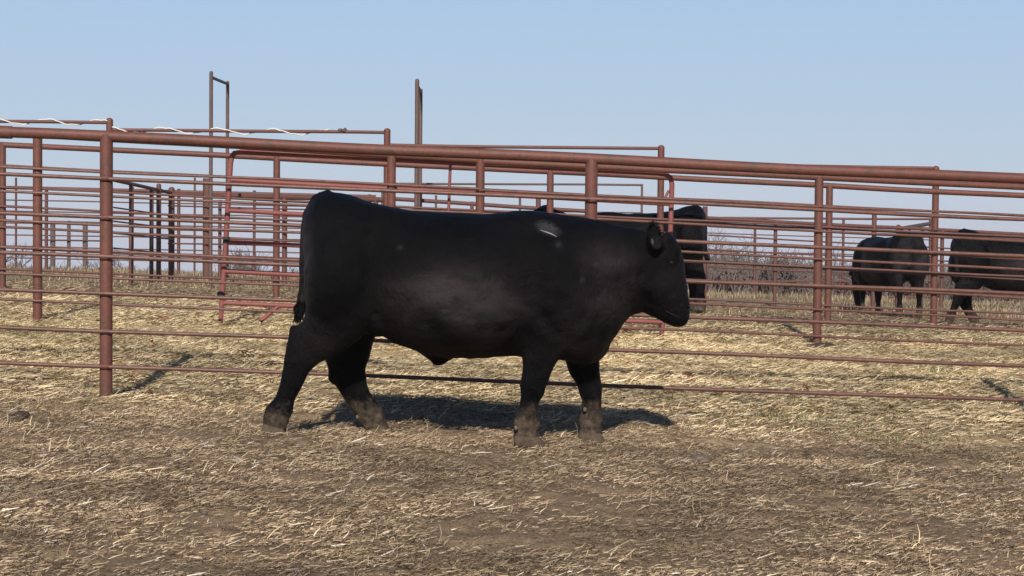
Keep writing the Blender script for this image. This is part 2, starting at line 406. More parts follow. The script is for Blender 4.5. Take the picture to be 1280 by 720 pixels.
# tall gate frames
def frame(label, legs, bar, name='overhead_gate_frame'):
    p = P(legs[0][0], legs[0][1], legs[0][2]); root = empty(name, (p.x, p.y, float(ground_z(p.x, p.y)))); tag(root, label, 'gate frame', 'tall overhead gate frames')
    for px, py, D, r in legs:
        t = P(px, py, D); gz = float(ground_z(t.x, t.y))
        MB().tube([(t.x, t.y, gz - .2), (t.x, t.y, t.z)], r, 12).dome((t.x, t.y, t.z), r, r, 12).build('upright', M['pipe_grey'], root)
    (a, b) = bar; MB().tube([P(*a), P(*b)], .026, 10).build('crossbar', M['pipe_grey'], root)
frame('tall narrow brown pipe frame at left, its short crossbar sloping to the right', [(264, 91, 26, .030), (284.5, 103, 29, .030)], ((264, 96.5, 26), (284.5, 105, 29)))
frame('tall brown pipe frame at centre seen edge on, above the bull\'s hips', [(521.5, 101, 26, .034), (526, 113, 29.5, .034)], ((521.5, 106, 26), (526, 115, 29.5)))

# pink gate hanging behind the second fence
ga = P(284, 300, 14.56); gb = P(838, 300, 15.12); GA = (ga.x, ga.y); GB = (gb.x, gb.y)
gp = lambda x, y: plan_point(x, y, GA, GB)
p0 = gp(284, 385)
gate = empty('tube_gate', (p0.x, p0.y, float(ground_z(p0.x, p0.y))))
tag(gate, 'faded pinkish red tube gate with rounded top corners, standing behind the bull', 'gate')
arc = [gp(277, 383), gp(283, 290), gp(288, 205), gp(289.5, 197), gp(293, 191.5), gp(300, 190)]
arc += [gp(420, 195.5), gp(560, 203), gp(700, 210.5), gp(822, 216.5), gp(832, 218), gp(838, 222), gp(840, 230), gp(838, 290), gp(834, 340), gp(829, 403)]
MB().tube(arc, .024, 12).build('gate_frame', M['gate'], gate)
for a_, b_ in (((288, 225), (839, 255)), ((286, 263), (838, 293)), ((283, 302), (836, 332)), ((280, 339), (833, 367)), ((277, 378.5), (829, 403))):
    MB().tube([gp(*a_), gp(*b_)], .0215, 12).build('gate_bar', M['gate'], gate)
MB().tube([gp(563, 204), gp(556, 391)], .014, 8).build('brace', M['gate'], gate)
for (a_, b_) in (((277, 383), (275.5, 406)), ((829, 403), (826, 428)), ((350, 381), (325, 402))):
    MB().tube([gp(*a_), gp(*b_)], .020, 10).build('leg', M['gate'], gate)
MB().tube([gp(836, 238) , gp(832, 246), gp(829, 252)], .012, 8).build('latch', M['gate'], gate)
for q_ in ((283, 300), (276, 368)):
    MB().tube([gp(q_[0], q_[1] - 4), gp(q_[0], q_[1] + 4)], .032, 12).build('hinge', M['steel'], gate)

# cords wound along the stepped fence
F4A = P(137, 300, 19.4); F4B = P(1169, 300, 19.6); fp = lambda x, y: plan_point(x, y, (F4A.x, F4A.y), (F4B.x, F4B.y))
def cord(label, x0, y0, x1, y1, turns, ph):
    a = fp(x0, y0); b = fp(x1, y1); pts = []
    n = turns * 14
    for i in range(n + 1):
        t = i / n; p = a.lerp(b, t); an = ph + 2 * math.pi * turns * t
        r = .027 + .008 * math.sin(i * 1.7)
        pts.append(p + Vector((0, -math.sin(an) * r, math.cos(an) * r * (1.15 if math.cos(an) > 0 else 1.3))))
    tag(MB().tube(pts, .007, 6).build('twine', M['cord']), label, 'cord', 'white cords on the stepped fence')
cord('white twine wound around the highest thin rail at the left edge', -60, 150.5, 136, 153, 3, 1.2)
cord('white twine wound around the thin rail left of centre, below the tall left frame', 139, 162, 412, 165.3, 4, .4)
# wire knot
a = fp(428, 164); mb = MB()
mb.tube([a + Vector((.05 * math.cos(k * .9), .03 * math.sin(k * .9), .02 + .02 * math.sin(k * 1.7) - .002 * k)) for k in range(14)], .008, 6)
tag(mb.build('wire_tie', M['wood']), 'dark twisted wire tied on the thin top rail near the capped post', 'wire')
# grey auger-like pole and its support behind the grazing cow
pr_ = empty('leaning_pole', P(1123, 300, 30)); tag(pr_, 'dark steel pole rising to the right over the grazing cow', 'pole')
MB().tube([P(1124, 286, 30), P(1163, 279.5, 30)], .035, 8).build('pole', M['steel'], pr_)
t_ = P(1123, 284, 30); MB().tube([(t_.x, t_.y, float(ground_z(t_.x, t_.y)) - .1), t_], .05, 8).dome(t_, .05, .05).build('upright', M['pipe_far'], pr_)
t_ = P(1153, 281, 30); MB().tube([(t_.x, t_.y, float(ground_z(t_.x, t_.y)) - .1), t_], .03, 8).build('upright', M['pipe_grey'], pr_)

# ---------------------------------------------------------------- cattle
def coat_material(name, muddy=1.0):
    m, nn, ll, b = mat(name)
    tc = nn.new('ShaderNodeTexCoord').outputs['Object']; g = nn.new('ShaderNodeNewGeometry').outputs['Position']
    n1 = nz(nn, ll, tc, 3.0, 5, .6); r1 = ramp(nn, [(.38, (.0010, .0009, .0010)), (.66, (.0034, .0028, .0029))]); ll.new(n1.outputs[0], r1.inputs[0])
    c = r1.outputs[0]
    # dusty flank, plus coat sheen painted in as paler colour
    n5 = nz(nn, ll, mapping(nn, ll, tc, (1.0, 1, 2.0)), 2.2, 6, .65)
    att = nn.new('ShaderNodeAttribute'); att.attribute_name = 'dirt'  # green channel also carries the painted coat sheen
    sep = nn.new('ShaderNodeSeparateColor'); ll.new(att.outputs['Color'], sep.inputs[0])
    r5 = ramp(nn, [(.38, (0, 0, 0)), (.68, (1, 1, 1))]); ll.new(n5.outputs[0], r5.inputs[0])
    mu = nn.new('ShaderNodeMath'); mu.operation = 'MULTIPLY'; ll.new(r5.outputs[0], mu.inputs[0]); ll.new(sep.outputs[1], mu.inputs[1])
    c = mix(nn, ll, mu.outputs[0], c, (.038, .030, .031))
    # mud on the legs
    n6 = nz(nn, ll, tc, 17, 7, .7, .4)
    ad = nn.new('ShaderNodeMath'); ad.operation = 'ADD'; ll.new(n6.outputs[0], ad.inputs[0]); ll.new(sep.outputs[0], ad.inputs[1])
    r6 = ramp(nn, [(.92, (0, 0, 0)), (1.22, (1, 1, 1))]); 
    mr = nn.new('ShaderNodeMapRange'); mr.inputs[1].default_value = .88; mr.inputs[2].default_value = 1.3; ll.new(ad.outputs[0], mr.inputs[0])
    n7 = nz(nn, ll, tc, 30, 4, .6); r7 = ramp(nn, [(.35, (.045, .034, .024)), (.7, (.150, .112, .078))]); ll.new(n7.outputs[0], r7.inputs[0])
    c = mix(nn, ll, mr.outputs[0], c, r7.outputs[0])
    nb = nz(nn, ll, mapping(nn, ll, tc, (30, 30, 90)), 2, 5, .7); rb = ramp(nn, [(.35, (.012, .012, .013)), (.65, (.070, .068, .072))]); ll.new(nb.outputs[0], rb.inputs[0])
    c = mix(nn, ll, sep.outputs[2], c, rb.outputs[0])
    ll.new(c, b.inputs['Base Color'])
    b.inputs['Roughness'].default_value = .5; b.inputs['Specular IOR Level'].default_value = .10
    b.inputs['Sheen Weight'].default_value = .001; b.inputs['Sheen Roughness'].default_value = .5
    # short hair lying back along the body
    h1 = nz(nn, ll, mapping(nn, ll, tc, (30, 30, 9)), 3, 6, .75, .5); h2 = nz(nn, ll, tc, 7, 4, .6, .5)
    b1 = nn.new('ShaderNodeBump'); b1.inputs['Strength'].default_value = .9; b1.inputs['Distance'].default_value = .012; ll.new(h1.outputs[0], b1.inputs['Height'])
    b2 = nn.new('ShaderNodeBump'); b2.inputs['Strength'].default_value = .7; b2.inputs['Distance'].default_value = .035; ll.new(h2.outputs[0], b2.inputs['Height'])
    ll.new(b1.outputs[0], b2.inputs['Normal']); ll.new(b2.outputs[0], b.inputs['Normal'])
    return m
M['coat'] = coat_material('black_coat')
M['hoof'] = simple('muddy_hoof', (.075, .053, .034), .95, .6, 22)
M['earhair'] = simple('grey_ear_hair', (.045, .038, .032), .8, .3, 60)
M['mouth'] = simple('dark_mouth_line', (.002, .002, .002), .95, .2, 30)
M['claw'] = simple('tan_mud_caked_claw', (.13, .10, .07), .9, .3, 40)
M['eye'], _n, _l, _b = mat('dark_eye'); _b.inputs['Base Color'].default_value = (.01, .008, .007, 1); _b.inputs['Roughness'].default_value = .15
M['muzzle'] = simple('wet_black_muzzle', (.010, .009, .009), .65, .2, 30)
M['streak'] = simple('pale_dried_streak', (.30, .28, .28), .7, .3, 60)
M['brand'] = simple('silvery_scuffed_hide', (.028, .028, .031), .5, .6, 45)

def remeshed(mb, voxel, smooth=6):
    me = mesh_from(mb.v, mb.f, 'body')
    bm = bmesh.new(); bm.from_mesh(me); bmesh.ops.recalc_face_normals(bm, faces=bm.faces); bm.to_mesh(me); bm.free()
    o = bpy.data.objects.new('tmp', me); C.objects.link(o)
    rm = o.modifiers.new('r', 'REMESH'); rm.mode = 'VOXEL'; rm.voxel_size = voxel
    sm = o.modifiers.new('s', 'SMOOTH'); sm.factor = .5; sm.iterations = smooth
    dg = bpy.context.evaluated_depsgraph_get(); out = bpy.data.meshes.new_from_object(o.evaluated_get(dg))
    bpy.data.objects.remove(o); return out

STAND = dict(
 near_hind=[((380,345),(465,360),.13),((386,385),(472,400),.12),((382,412),(450,432),.09),((376,432),(425,450),.062),((372,448),(408,460),.048),((376,470),(404,474),.038),((378,495),(403,497),.034),((374,515),(404,517),.042),((374,532),(410,534),.048),((374,547),(416,548),.05)],
 far_hind=[((400,345),(470,360),.13),((400,390),(475,400),.12),((398,415),(460,432),.09),((396,435),(440,450),.062),((392,450),(428,460),.048),((396,470),(424,474),.038),((398,495),(423,497),.034),((394,515),(424,517),.042),((394,532),(430,534),.048),((394,547),(436,548),.05)],
 near_front=[((670,400),(730,405),.10),((675,435),(722,440),.075),((678,462),(714,464),.055),((680,482),(710,482),.047),((683,500),(706,501),.036),((683,520),(706,521),.035),((680,535),(710,536),.045),((678,548),(714,550),.05)],
 far_front=[((690,400),(745,405),.10),((692,435),(738,440),.075),((694,462),(730,464),.055),((696,482),(726,482),.047),((699,500),(722,501),.036),((699,520),(722,521),.035),((696,535),(726,536),.045),((694,548),(730,550),.05)])
WALK = dict(
 near_hind=[((378,335),(462,350),.13),((382,372),(470,398),.125),((378,400),(450,425),.095),((361,413),(421,443),.068),((356,432),(400,454),.052),((353,455),(386,467),.042),((349,480),(376,486),.035),((344,496),(368,500),.033),((332,509),(366,516),.045),((329,521),(360,528),.039),((327,532),(357,540),.043)],
 far_hind=[((405,390),(475,385),.12),((406,425),(469,420),.10),((406,450),(462,447),.078),((411,466),(456,462),.058),((421,484),(458,478),.045),((434,503),(465,494),.037),((443,517),(477,509),.043),((453,530),(481,523),.037),((456,541),(487,535),.042)],
 near_front=[((648,400),(720,410),.11),((653,435),(706,440),.082),((653,458),(693,460),.060),((651,480),(684,481),.050),((651,498),(674,499),.035),((649,513),(671,514),.032),((642,528),(674,529),.045),((643,539),(671,540),.038),((640,548),(676,549),.045)],
 far_front=[((700,415),(752,420),.11),((704,445),(749,448),.080),((711,464),(748,464),.060),((722,482),(751,482),.050),((729,498),(751,498),.036),((728,512),(752,512),.036),((723,524),(754,524),.046),((726,535),(752,535),.038),((722,544),(753,545),.045)])
HEAD_PROFILE = dict(
 neck=[((745,275),(752,447),.22),((765,279),(770,418),.185),((785,284),(784,397),.155),((803,288),(796,393),.115),((822,290),(808,390),.085)],
 head=[((834,288),(800,322),.085),((843,296),(796,352),.105),((849,309),(797,378),.115),((854,327),(806,393),.105),((857,347),(818,399),.085),((860,368),(830,405),.070),((863,384),(842,409),.068),((863.5,394),(850,409),.060),((860,402),(855,407),.035)],
 ear=(818,294), eye=(839,328), nose=(861,392))
HEAD_UP = dict(
 neck=[((745,275),(752,440),.22),((770,272),(790,415),.17),((795,264),(815,370),.14),((815,255),(835,335),.12)],
 head=[((820,245),(822,315),.09),((845,246),(835,326),.11),((865,257),(848,332),.10),((885,274),(866,334),.085),((905,290),(888,336),.07),((918,303),(905,336),.068),((922,315),(914,332),.04)],
 ear=(826,248), eye=(868,268), nose=(918,314))
HEAD_DOWN = dict(
 neck=[((745,275),(752,447),.22),((770,300),(765,440),.18),((795,345),(765,445),.145),((810,385),(775,450),.12)],
 head=[((818,395),(775,430),.09),((828,410),(775,465),.11),((828,440),(780,485),.10),((824,465),(785,505),.085),((820,490),(790,522),.07),((815,508),(793,530),.068),((808,522),(798,532),.04)],
 ear=(805,395), eye=(822,430), nose=(808,522))
TORSO = [((378,285),(381,330),.07),((384,262),(386,365),.17),((396,246),(402,400),.24),((412,240.5),(430,420),.285),((435,243),(455,420),.30),((462,252),(476,418),.265),((495,260),(493,429),.285),((530,264),(528,442),.345),
         ((565,267.5),(562,448),.36),((605,268),(605,447),.355),((640,264.5),(645,446),.30),((672,264),(680,448),.27),((705,268),(712,452),.285),((730,272),(738,456),.255),((748,276),(754,446),.20),((760,279),(762,425),.15)]
HOOFS = {}
def cattle(label, group, legs, hd, D=8.7, voxel=.013, place=None, name='black_bull', cat='bull', tailpts=None, bull=True, slim=1.0, detail=True):
    """outlines given in photograph pixels at distance D; place(v) moves the finished animal to its spot"""
    mb = MB(); lat = Vector((0, 1, 0))
    def sec(lst, yo=0, k=1.0):
        out = []
        for a, b, w_ in lst: out.append((P(a[0], a[1], D + yo), P(b[0], b[1], D + yo), lat * (w_ * k)))
        return out
    mb.loft(sec(TORSO, 0, slim), 36, 2.35)
    mb.loft(sec(hd['neck']), 28, 2.2)
    mb.loft(sec(hd['head']), 24, 2.3)
    for k, yo in (('near_hind', -.175), ('far_hind', .175), ('near_front', -.155), ('far_front', .15)):
        mb.loft(sec(legs[k], yo), 18, 2.2)
    s = 236.0
    def blob(px, py, yo, rx, rz, ry, ang=0):
        mb.ellipsoid(P(px, py, D + yo), (rx / s, ry, rz / s), rot=Matrix.Rotation(R(ang), 3, 'Y'))
    for sg in (-1, 1):
        blob(425, 345, sg * .165, 44, 74, .185, 8)      # thigh
        blob(700, 360, sg * .16, 36, 76, .165, -12); blob(716, 405, sg * .15, 30, 24, .13, 20)    # shoulder
        blob(690, 410, sg * .16, 34, 36, .11, 0)       # elbow
        blob(428, 268, sg * .15, 22, 16, .07, 0)       # hook bone
        blob(400, 300, sg * .12, 20, 45, .09, 5)
        blob(770, 345, sg * .06, 30, 50, .10, 0); blob(455, 285, sg * .17, 18, 14, .09, 10); blob(470, 400, sg * .12, 16, 22, .10, -25)
        if hd is HEAD_PROFILE: blob(816, 358, sg * .085, 15, 24, .045, -20); blob(842, 312, sg * .085, 9, 12, .035, -15)
    blob(590, 385, 0, 105, 62, .37); blob(735, 420, 0, 30, 36, .14); blob(728, 440, 0, 26, 17, .09)
    blob(660, 280, 0, 40, 15, .13)
    if bull:
        mb.loft(sec([((500,415),(600,425),.12),((512,432),(583,438),.08),((526,443),(568,447),.05),((536,450),(560,453),.035),((542,457),(553,458),.022)]), 18, 2.0)
    hx, hy = hd['eye']
    for sg in (-1, 1):
        blob(hx - 2, hy - 5, sg * .10, 9, 6, .02, 40)       # brow
        e = hd['ear']                                        # ear: flattened leaf, drooping sideways
        rot = Matrix.Rotation(R(18 * sg), 3, 'X') @ Matrix.Rotation(R(-14), 3, 'Y')
        mb.ellipsoid(P(e[0], e[1] + (2 if sg < 0 else -2), D + sg * .155), (9.5 / s, .018, 19 / s), rot=rot)
        mb.ellipsoid(P(e[0] + 5, e[1] + 13, D + sg * .115), (8 / s, .05, 9 / s))
    for nm, kx_, ky_, yo, rr_ in (('near_front', 666, 482, -.155, 11), ('far_front', 737, 484, .15, 9)):
        if legs is WALK: blob(kx_, ky_, yo, rr_ + 5, 20, .05)
    if legs is WALK:
        blob(370, 426, -.175, 10, 22, .035, -14); blob(421, 464, .175, 10, 18, .035, 20)
    if legs is WALK:
        for (qx, qy, yo, ra, rb) in ((345, 524, -.175, 15, 15), (461, 520, .175, 15, 12), (659, 531, -.155, 15, 11), (738, 528, .15, 14, 13)): blob(qx, qy, yo, ra + 1.5, rb, .046)
    # tail
    tp = tailpts or [(414, 247, 0, 10), (398, 252, 0, 10), (387, 270, -.01, 9), (382, 300, -.02, 8), (380, 335, -.04, 7), (380, 362, -.05, 6), (378, 380, -.06, 6.5)]
    mb.tube([P(a, b, D + c) for a, b, c, r in tp], [r / s for a, b, c, r in tp], 12)
    me = remeshed(mb, voxel)
    n = len(me.vertices); cos = np.empty(n * 3); me.vertices.foreach_get('co', cos); cos = cos.reshape(-1, 3)
    # mud and painted dusty-sheen masks from the animal's own height and length
    x, z = cos[:, 0], cos[:, 2]
    mud = np.clip((.40 - z) / .34, 0, 1) ** 1.2 * .80
    E = lambda cx, cz, rx, rz: np.exp(-(((x - cx) / rx) ** 2 + ((z - cz) / rz) ** 2) ** 1.6)
    dust_sheen = np.maximum.reduce([1.1 * E(-.27, .73, .36, .21), .7 * E(.50, .86, .16, .24), .5 * E(.30, .55, .16, .14), 1.0 * E(-1.09, .88, .06, .32), .45 * E(-1.0, .55, .12, .15), .4 * E(.83, .8, .08, .12), .9 * E(.755, 1.09, .05, .09)])
    brand = np.zeros(len(x))
    if detail:
        bp_ = P(684, 286, D); bx, bz = (x - bp_.x) * s, -(z - bp_.z) * s      # in picture sized units
        brand = np.clip(1.35 - np.sqrt(((bx + .1 * bz) / 14) ** 2 + ((bz - .32 * bx) / 7.5) ** 2), 0, 1) * (cos[:, 1] < D)
        for (qx, qy, qr) in ((697, 305, 4), (726, 348, 3), (505, 309, 3), (580, 365, 5), (742, 330, 3)):
            bq = P(qx, qy, D); brand = np.maximum(brand, .5 * np.exp(-(((x - bq.x) * s) ** 2 + ((z - bq.z) * s) ** 2) / qr ** 2) * (cos[:, 1] < D))
    col = np.stack([mud, dust_sheen, brand, 0 * mud + 1], 1).astype(np.float32)
    # subtle muscle / fold relief
    nrm = np.empty(n * 3); me.vertices.foreach_get('normal', nrm); nrm = nrm.reshape(-1, 3)
    for i in range(n):
        px_, py_, pz_ = cos[i]
        d = .010 * noise.noise(Vector((px_ * 5, py_ * 5, pz_ * 4))) + .004 * noise.noise(Vector((px_ * 16, py_ * 16, pz_ * 14)))
        if .42 < px_ < .75 and pz_ > .55:    # neck wrinkles
            d += .0022 * math.sin(px_ * 105 + 2 * noise.noise(Vector((px_ * 6, py_ * 3, pz_ * 6))) + pz_ * 9) * max(0, 1 - abs(px_ - .6) / .18)
        cos[i] += nrm[i] * d
    # the shape is now in place; move it
    root_loc = Vector((0, D, 0))
    T = place or (lambda v: v)
    moved = np.array([T(Vector(c_))[:] for c_ in cos], dtype=np.float32) if place else cos.astype(np.float32)
    me.vertices.foreach_set('co', moved.ravel()); me.update()
    ca = me.color_attributes.new('dirt', 'FLOAT_COLOR', 'POINT'); ca.data.foreach_set('color', col.ravel())  # mud, dusty tone with painted sheen, and pale shoulder mark
    rl = T(root_loc); root = empty(name, (rl.x, rl.y, float(ground_z(rl.x, rl.y)))); tag(root, label, cat, group)
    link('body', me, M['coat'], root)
    def add(mb2, nm, mm):
        mb2.v = [T(v_) for v_ in mb2.v]; return mb2.build(nm, M[mm], root)
    for k, yo in (('near_hind', -.175), ('far_hind', .175), ('near_front', -.155), ('far_front', .15)):
        a, b, w_ = legs[k][-1]; a0, b0, w0 = legs[k][-2]
        A_ = P(a[0], a[1], D + yo); B_ = P(b[0], b[1], D + yo)
        ax = ((A_ + B_) / 2 - (P(a0[0], a0[1], D + yo) + P(b0[0], b0[1], D + yo)) / 2).normalized()
        for sg in (-1, 1):                                   # cloven hoof: two claws
            o_ = Vector((0, sg * .026, 0)); h = MB()
            l0 = (B_ - A_); f_ = l0 * .10
            h.loft([(A_ + l0 * .10 + o_ - ax * .016, B_ - l0 * .08 + o_ - ax * .016, lat * .019), (A_ + l0 * .05 + o_ - ax * .004, B_ - l0 * .01 + o_ - ax * .004, lat * .022), (A_ + o_ + ax * .012 + l0 * .05, B_ + f_ * .6 + o_ + ax * .010, lat * .024),
                    (A_ + o_ + ax * .028 + l0 * .07, B_ + f_ * 1.3 + o_ + ax * .022, lat * .025), (A_ + o_ + ax * .038 + l0 * .12, B_ + f_ * 1.5 + o_ + ax * .034 - l0 * .02, lat * .022), (A_ + o_ + ax * .042 + l0 * .25, B_ + f_ * 1.0 + o_ + ax * .040 - l0 * .12, lat * .014)], 16, 2.2)
            add(h, 'hoof', 'hoof')
    if detail:
        for (qx, qy, yo) in ((336, 517, -.175), (447, 521, .175), (645, 535, -.155), (731, 512, .15)):
            for sg in (-1, 1):
                add(MB().ellipsoid(P(qx, qy, D + yo + sg * .024 - (.03 if qx in (645, 731) else 0)), (.010, .010, .013), 10, 6), 'dewclaw', 'claw')
        fr = MB(); e = hd['ear']
        for i in range(160):
            an = random.uniform(0, 2 * math.pi); r0 = random.uniform(.7, .98)
            a = P(e[0] + math.cos(an) * 8 * r0, e[1] + math.sin(an) * 17 * r0, D - .158 + random.uniform(-.012, .012))
            b = a + Vector((math.cos(an) * .016 + random.uniform(-.01, .01), random.uniform(-.015, .01), -math.sin(an) * .016 + random.uniform(-.012, .01)))
            fr.tube([a, b], [.0016, .0005], 3)
        add(fr, 'ear_fringe', 'coat')
        mo = MB().tube([P(862, 399, D - .045), P(852, 398, D - .062), P(840, 393, D - .070), P(832, 389, D - .073)], [.002, .004, .004, .002], 6); add(mo, 'mouth', 'mouth')
        for sg in (-1, 1): add(MB().ellipsoid(P(862, 383, D + sg * .032), (.008, .012, .011), 10, 6), 'nostril', 'eye')
        for sg in (-1, 1):
            add(MB().ellipsoid(P(hx, hy, D + sg * .106), (.015, .010, .012), 14, 8), 'eye', 'eye')
            add(MB().ellipsoid(P(hd['ear'][0] - 2, hd['ear'][1] + 10, D + sg * .166), (.009, .012, .026), 12, 8, rot=Matrix.Rotation(R(-12), 3, 'Y')), 'ear_hair', 'earhair')
        nx0, ny0 = hd['nose']
        add(MB().ellipsoid(P(nx0 - 6, ny0 - 2, D), (.026, .060, .030), 18, 10), 'muzzle', 'muzzle')
    # tail switch: many hair strands
    sw = MB(); l = tp[-1]
    for i in range(110):
        a = P(l[0] + random.uniform(-5, 5), l[1] - random.uniform(0, 14), D + l[2] + random.uniform(-.02, .02))
        e = P(l[0] - 4 + random.uniform(-8, 5), l[1] + random.uniform(10, 26), D + l[2] + random.uniform(-.035, .035))
        mid = a.lerp(e, .5) + Vector((random.uniform(-.012, .012), random.uniform(-.01, .01), 0))
        sw.tube([a, mid, e], [.006, .005, .0015], 4)
    add(sw, 'tail_switch', 'coat')
    return root, T
BG = 'black cattle in the pens'
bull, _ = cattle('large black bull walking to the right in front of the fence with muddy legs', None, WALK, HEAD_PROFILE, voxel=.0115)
# bare scuffed mark over the shoulder
BVH = None
from mathutils.bvhtree import BVHTree
body = [o for o in bull.children if o.name.startswith('body')][0]
dg = bpy.context.evaluated_depsgraph_get()
bvh = BVHTree.FromPolygons([v.co.copy() for v in body.data.vertices], [tuple(p.vertices) for p in body.data.polygons])
def on_hide(px, py, lift=.004):
    o_ = Vector((0, 0, EYE)); d = ray(px, py).normalized(); h = bvh.ray_cast(o_, d)
    return (h[0] + h[1] * lift) if h[0] else None
st = [on_hide(*q_, .001) for q_ in ((675, 287.5), (682, 290), (689, 292.5), (696, 296))]
if all(st): MB().tube(st, [.0008, .0028, .0032, .001], 8).build('pale_streak', M['streak'], bull)

def placer(px, foot_y, s_target, yaw=0, mirror=False, lift=0, sc=1.0):
    """scale 1 animal moved so that its middle stands at this pixel"""
    D2 = F / s_target; g = P(px, foot_y, D2); gz = float(base_z(g.x, g.y)); rot = Matrix.Rotation(R(yaw), 3, 'Z')
    def T(v):
        u = Vector((v.x + .38, v.y - 8.7, v.z)) * sc
        if mirror: u.x = -u.x
        u = rot @ u
        return Vector((g.x + u.x, g.y + u.y, gz + u.z + lift))
    return T
cattle('black cow facing left beyond the bull\'s neck, only its raised head, back and rump showing', BG, STAND, HEAD_UP, voxel=.02,
       place=placer(806, 380, 99, yaw=0, mirror=True, sc=1.04), name='black_cow', cat='cow', bull=False, slim=.9, detail=False)
cattle('black cow seen from behind, grazing between two posts at right', BG, STAND, HEAD_DOWN, voxel=.022,
       place=placer(1112, 392, 79, yaw=-76, mirror=True, sc=1.03), name='black_cow', cat='cow', bull=False, detail=False)
cattle('black cow at the right edge with its head out of the picture', BG, WALK, HEAD_DOWN, voxel=.02,
       place=placer(1257, 402, 93, yaw=6, sc=1.0), name='black_cow', cat='cow', bull=False, detail=False)

# ---------------------------------------------------------------- straw
def strands(name, n, xr, yr, lrange, wrange, tilt, cols, mask=None, kx=None, seed=1, lift=.004, up=False):
    g = np.random.default_rng(seed)
    y = g.uniform(yr[0], yr[1], n) if kx is None else np.sqrt(g.uniform(yr[0] ** 2, yr[1] ** 2, n))
    x = g.uniform(xr[0], xr[1], n) if kx is None else g.uniform(-1, 1, n) * (kx * y + .4)
    if mask is not None:
        keep = g.random(n) < mask(x, y); x = x[keep]; y = y[keep]; n = len(x)
    L = g.uniform(*lrange, n) * g.choice([.6, 1, 1, 1.5], n); Wd = g.uniform(*wrange, n)
    az = g.uniform(0, 2 * np.pi, n); el = np.abs(g.normal(0, tilt, n))
    if up: el = np.pi / 2 - np.abs(g.normal(0, .45, n))
    dx, dy, dz = np.cos(az) * np.cos(el), np.sin(az) * np.cos(el), np.sin(el)
    z0 = ground_z(x, y) + lift + g.uniform(0, .018, n) * (0 if up else 1)
    sag = g.uniform(-.12, .12, n)
    px, py = -np.sin(az), np.cos(az)
    V = np.zeros((n, 6, 3))
    for j, t in enumerate((0, .5, 1)):
        cx = x + dx * L * t + px * sag * L * (t * (1 - t) * 4)
        cy = y + dy * L * t + py * sag * L * (t * (1 - t) * 4)
        cz = z0 + dz * L * t + (.0 if up else .3) * np.abs(sag) * L * (t * (1 - t) * 4)
        wv = Wd * (1 if t < 1 else .45)
        wx, wy, wz = px * .8, py * .8, .6 * np.ones(n)
        V[:, 2 * j, 0] = cx - wx * wv / 2; V[:, 2 * j, 1] = cy - wy * wv / 2; V[:, 2 * j, 2] = cz - wz * wv / 2
        V[:, 2 * j + 1, 0] = cx + wx * wv / 2; V[:, 2 * j + 1, 1] = cy + wy * wv / 2; V[:, 2 * j + 1, 2] = cz + wz * wv / 2
    b = np.arange(n)[:, None] * 6
    f = np.concatenate([b + np.array([[0, 2, 3, 1]]), b + np.array([[2, 4, 5, 3]])], 0)
    me = np_mesh(name, V.reshape(-1, 3), f)
    cols = np.array(cols); ci = g.integers(0, len(cols), n); c = cols[ci] * g.uniform(.72, 1.2, (n, 1)) * np.clip(1 + .75 * vnoise(x, y * 1.7, .8, 41) + .7 * vnoise(x, y * 1.6, .28, 43), .45, 1.4)[:, None]
    ca = me.color_attributes.new('tint', 'FLOAT_COLOR', 'POINT')
    cc = np.ones((n, 6, 4), np.float32); cc[:, :, :3] = c[:, None, :]; ca.data.foreach_set('color', cc.ravel())
    return me
m, nn, ll, b = mat('dry_straw'); at = nn.new('ShaderNodeAttribute'); at.attribute_name = 'tint'
ll.new(at.outputs['Color'], b.inputs['Base Color']); b.inputs['Roughness'].default_value = .7; b.inputs['Specular IOR Level'].default_value = .25
M['straw'] = m
brownset = [(.35, .25, .15), (.44, .325, .20), (.27, .195, .115), (.60, .47, .30), (.37, .275, .165), (.16, .115, .07)]
goldset = [(.68, .54, .31), (.58, .45, .25), (.76, .63, .40), (.50, .38, .21), (.38, .285, .16), (.64, .52, .30)]
pale = [(.72, .62, .45), (.62, .52, .36), (.80, .74, .62)]
patch = lambda x, y: np.clip(.72 + 1.4 * vnoise(x, y, .5, 5) + 1.0 * vnoise(x, y, .17, 6), .10, 1)
def add_straw(name, label, me): tag(link(name, me, M['straw'], smooth=False), label, 'straw', kind='stuff')
add_straw('foreground_straw', 'trampled brown straw litter covering the ground around and in front of the bull',
          strands('s1', 330000, None, (4.3, 10.6), (.008, .038), (.0016, .0036), .22, brownset, patch, kx=.37, seed=11))
add_straw('pale_straw', 'scattered pale bright straw stems lying on the brown litter',
          strands('s2', 4200, None, (4.3, 12), (.02, .07), (.0025, .005), .2, pale, patch, kx=.37, seed=12))
add_straw('bedding_straw', 'thick yellow straw bedding spread behind the front fence',
          strands('s3', 270000, None, (9.6, 18.6), (.025, .09), (.0035, .007), .2, goldset,
                  lambda x, y: np.clip((y - 9.4) / 1.6, 0, 1) * np.clip((18.4 - y + 2 * vnoise(x, y, 1.2, 8)) / 1.2, 0, 1) * np.clip(.7 + vnoise(x, y, .6, 4), .1, 1), kx=.38, seed=13))
add_straw('pen_litter', 'thin dull straw litter on the bare ground of the far pens',
          strands('s4', 110000, None, (15.5, 27), (.03, .08), (.004, .009), .14, [tuple(.74 * q_ for q_ in c_) for c_ in brownset] + [(.40, .30, .18)], patch, kx=.40, seed=14))
add_straw('dry_grass', 'tall dry grass standing along the crest of the rise',
          strands('s5', 90000, None, (24, 37), (.03, .10), (.010, .020), .3, [(.30, .235, .14), (.23, .175, .105), (.36, .285, .18), (.18, .14, .085)],
                  lambda x, y: np.clip(.12 + (y - 26) / 14 + 1.2 * vnoise(x, y, 2.2, 9), .02, 1), kx=.42, seed=15, up=True))
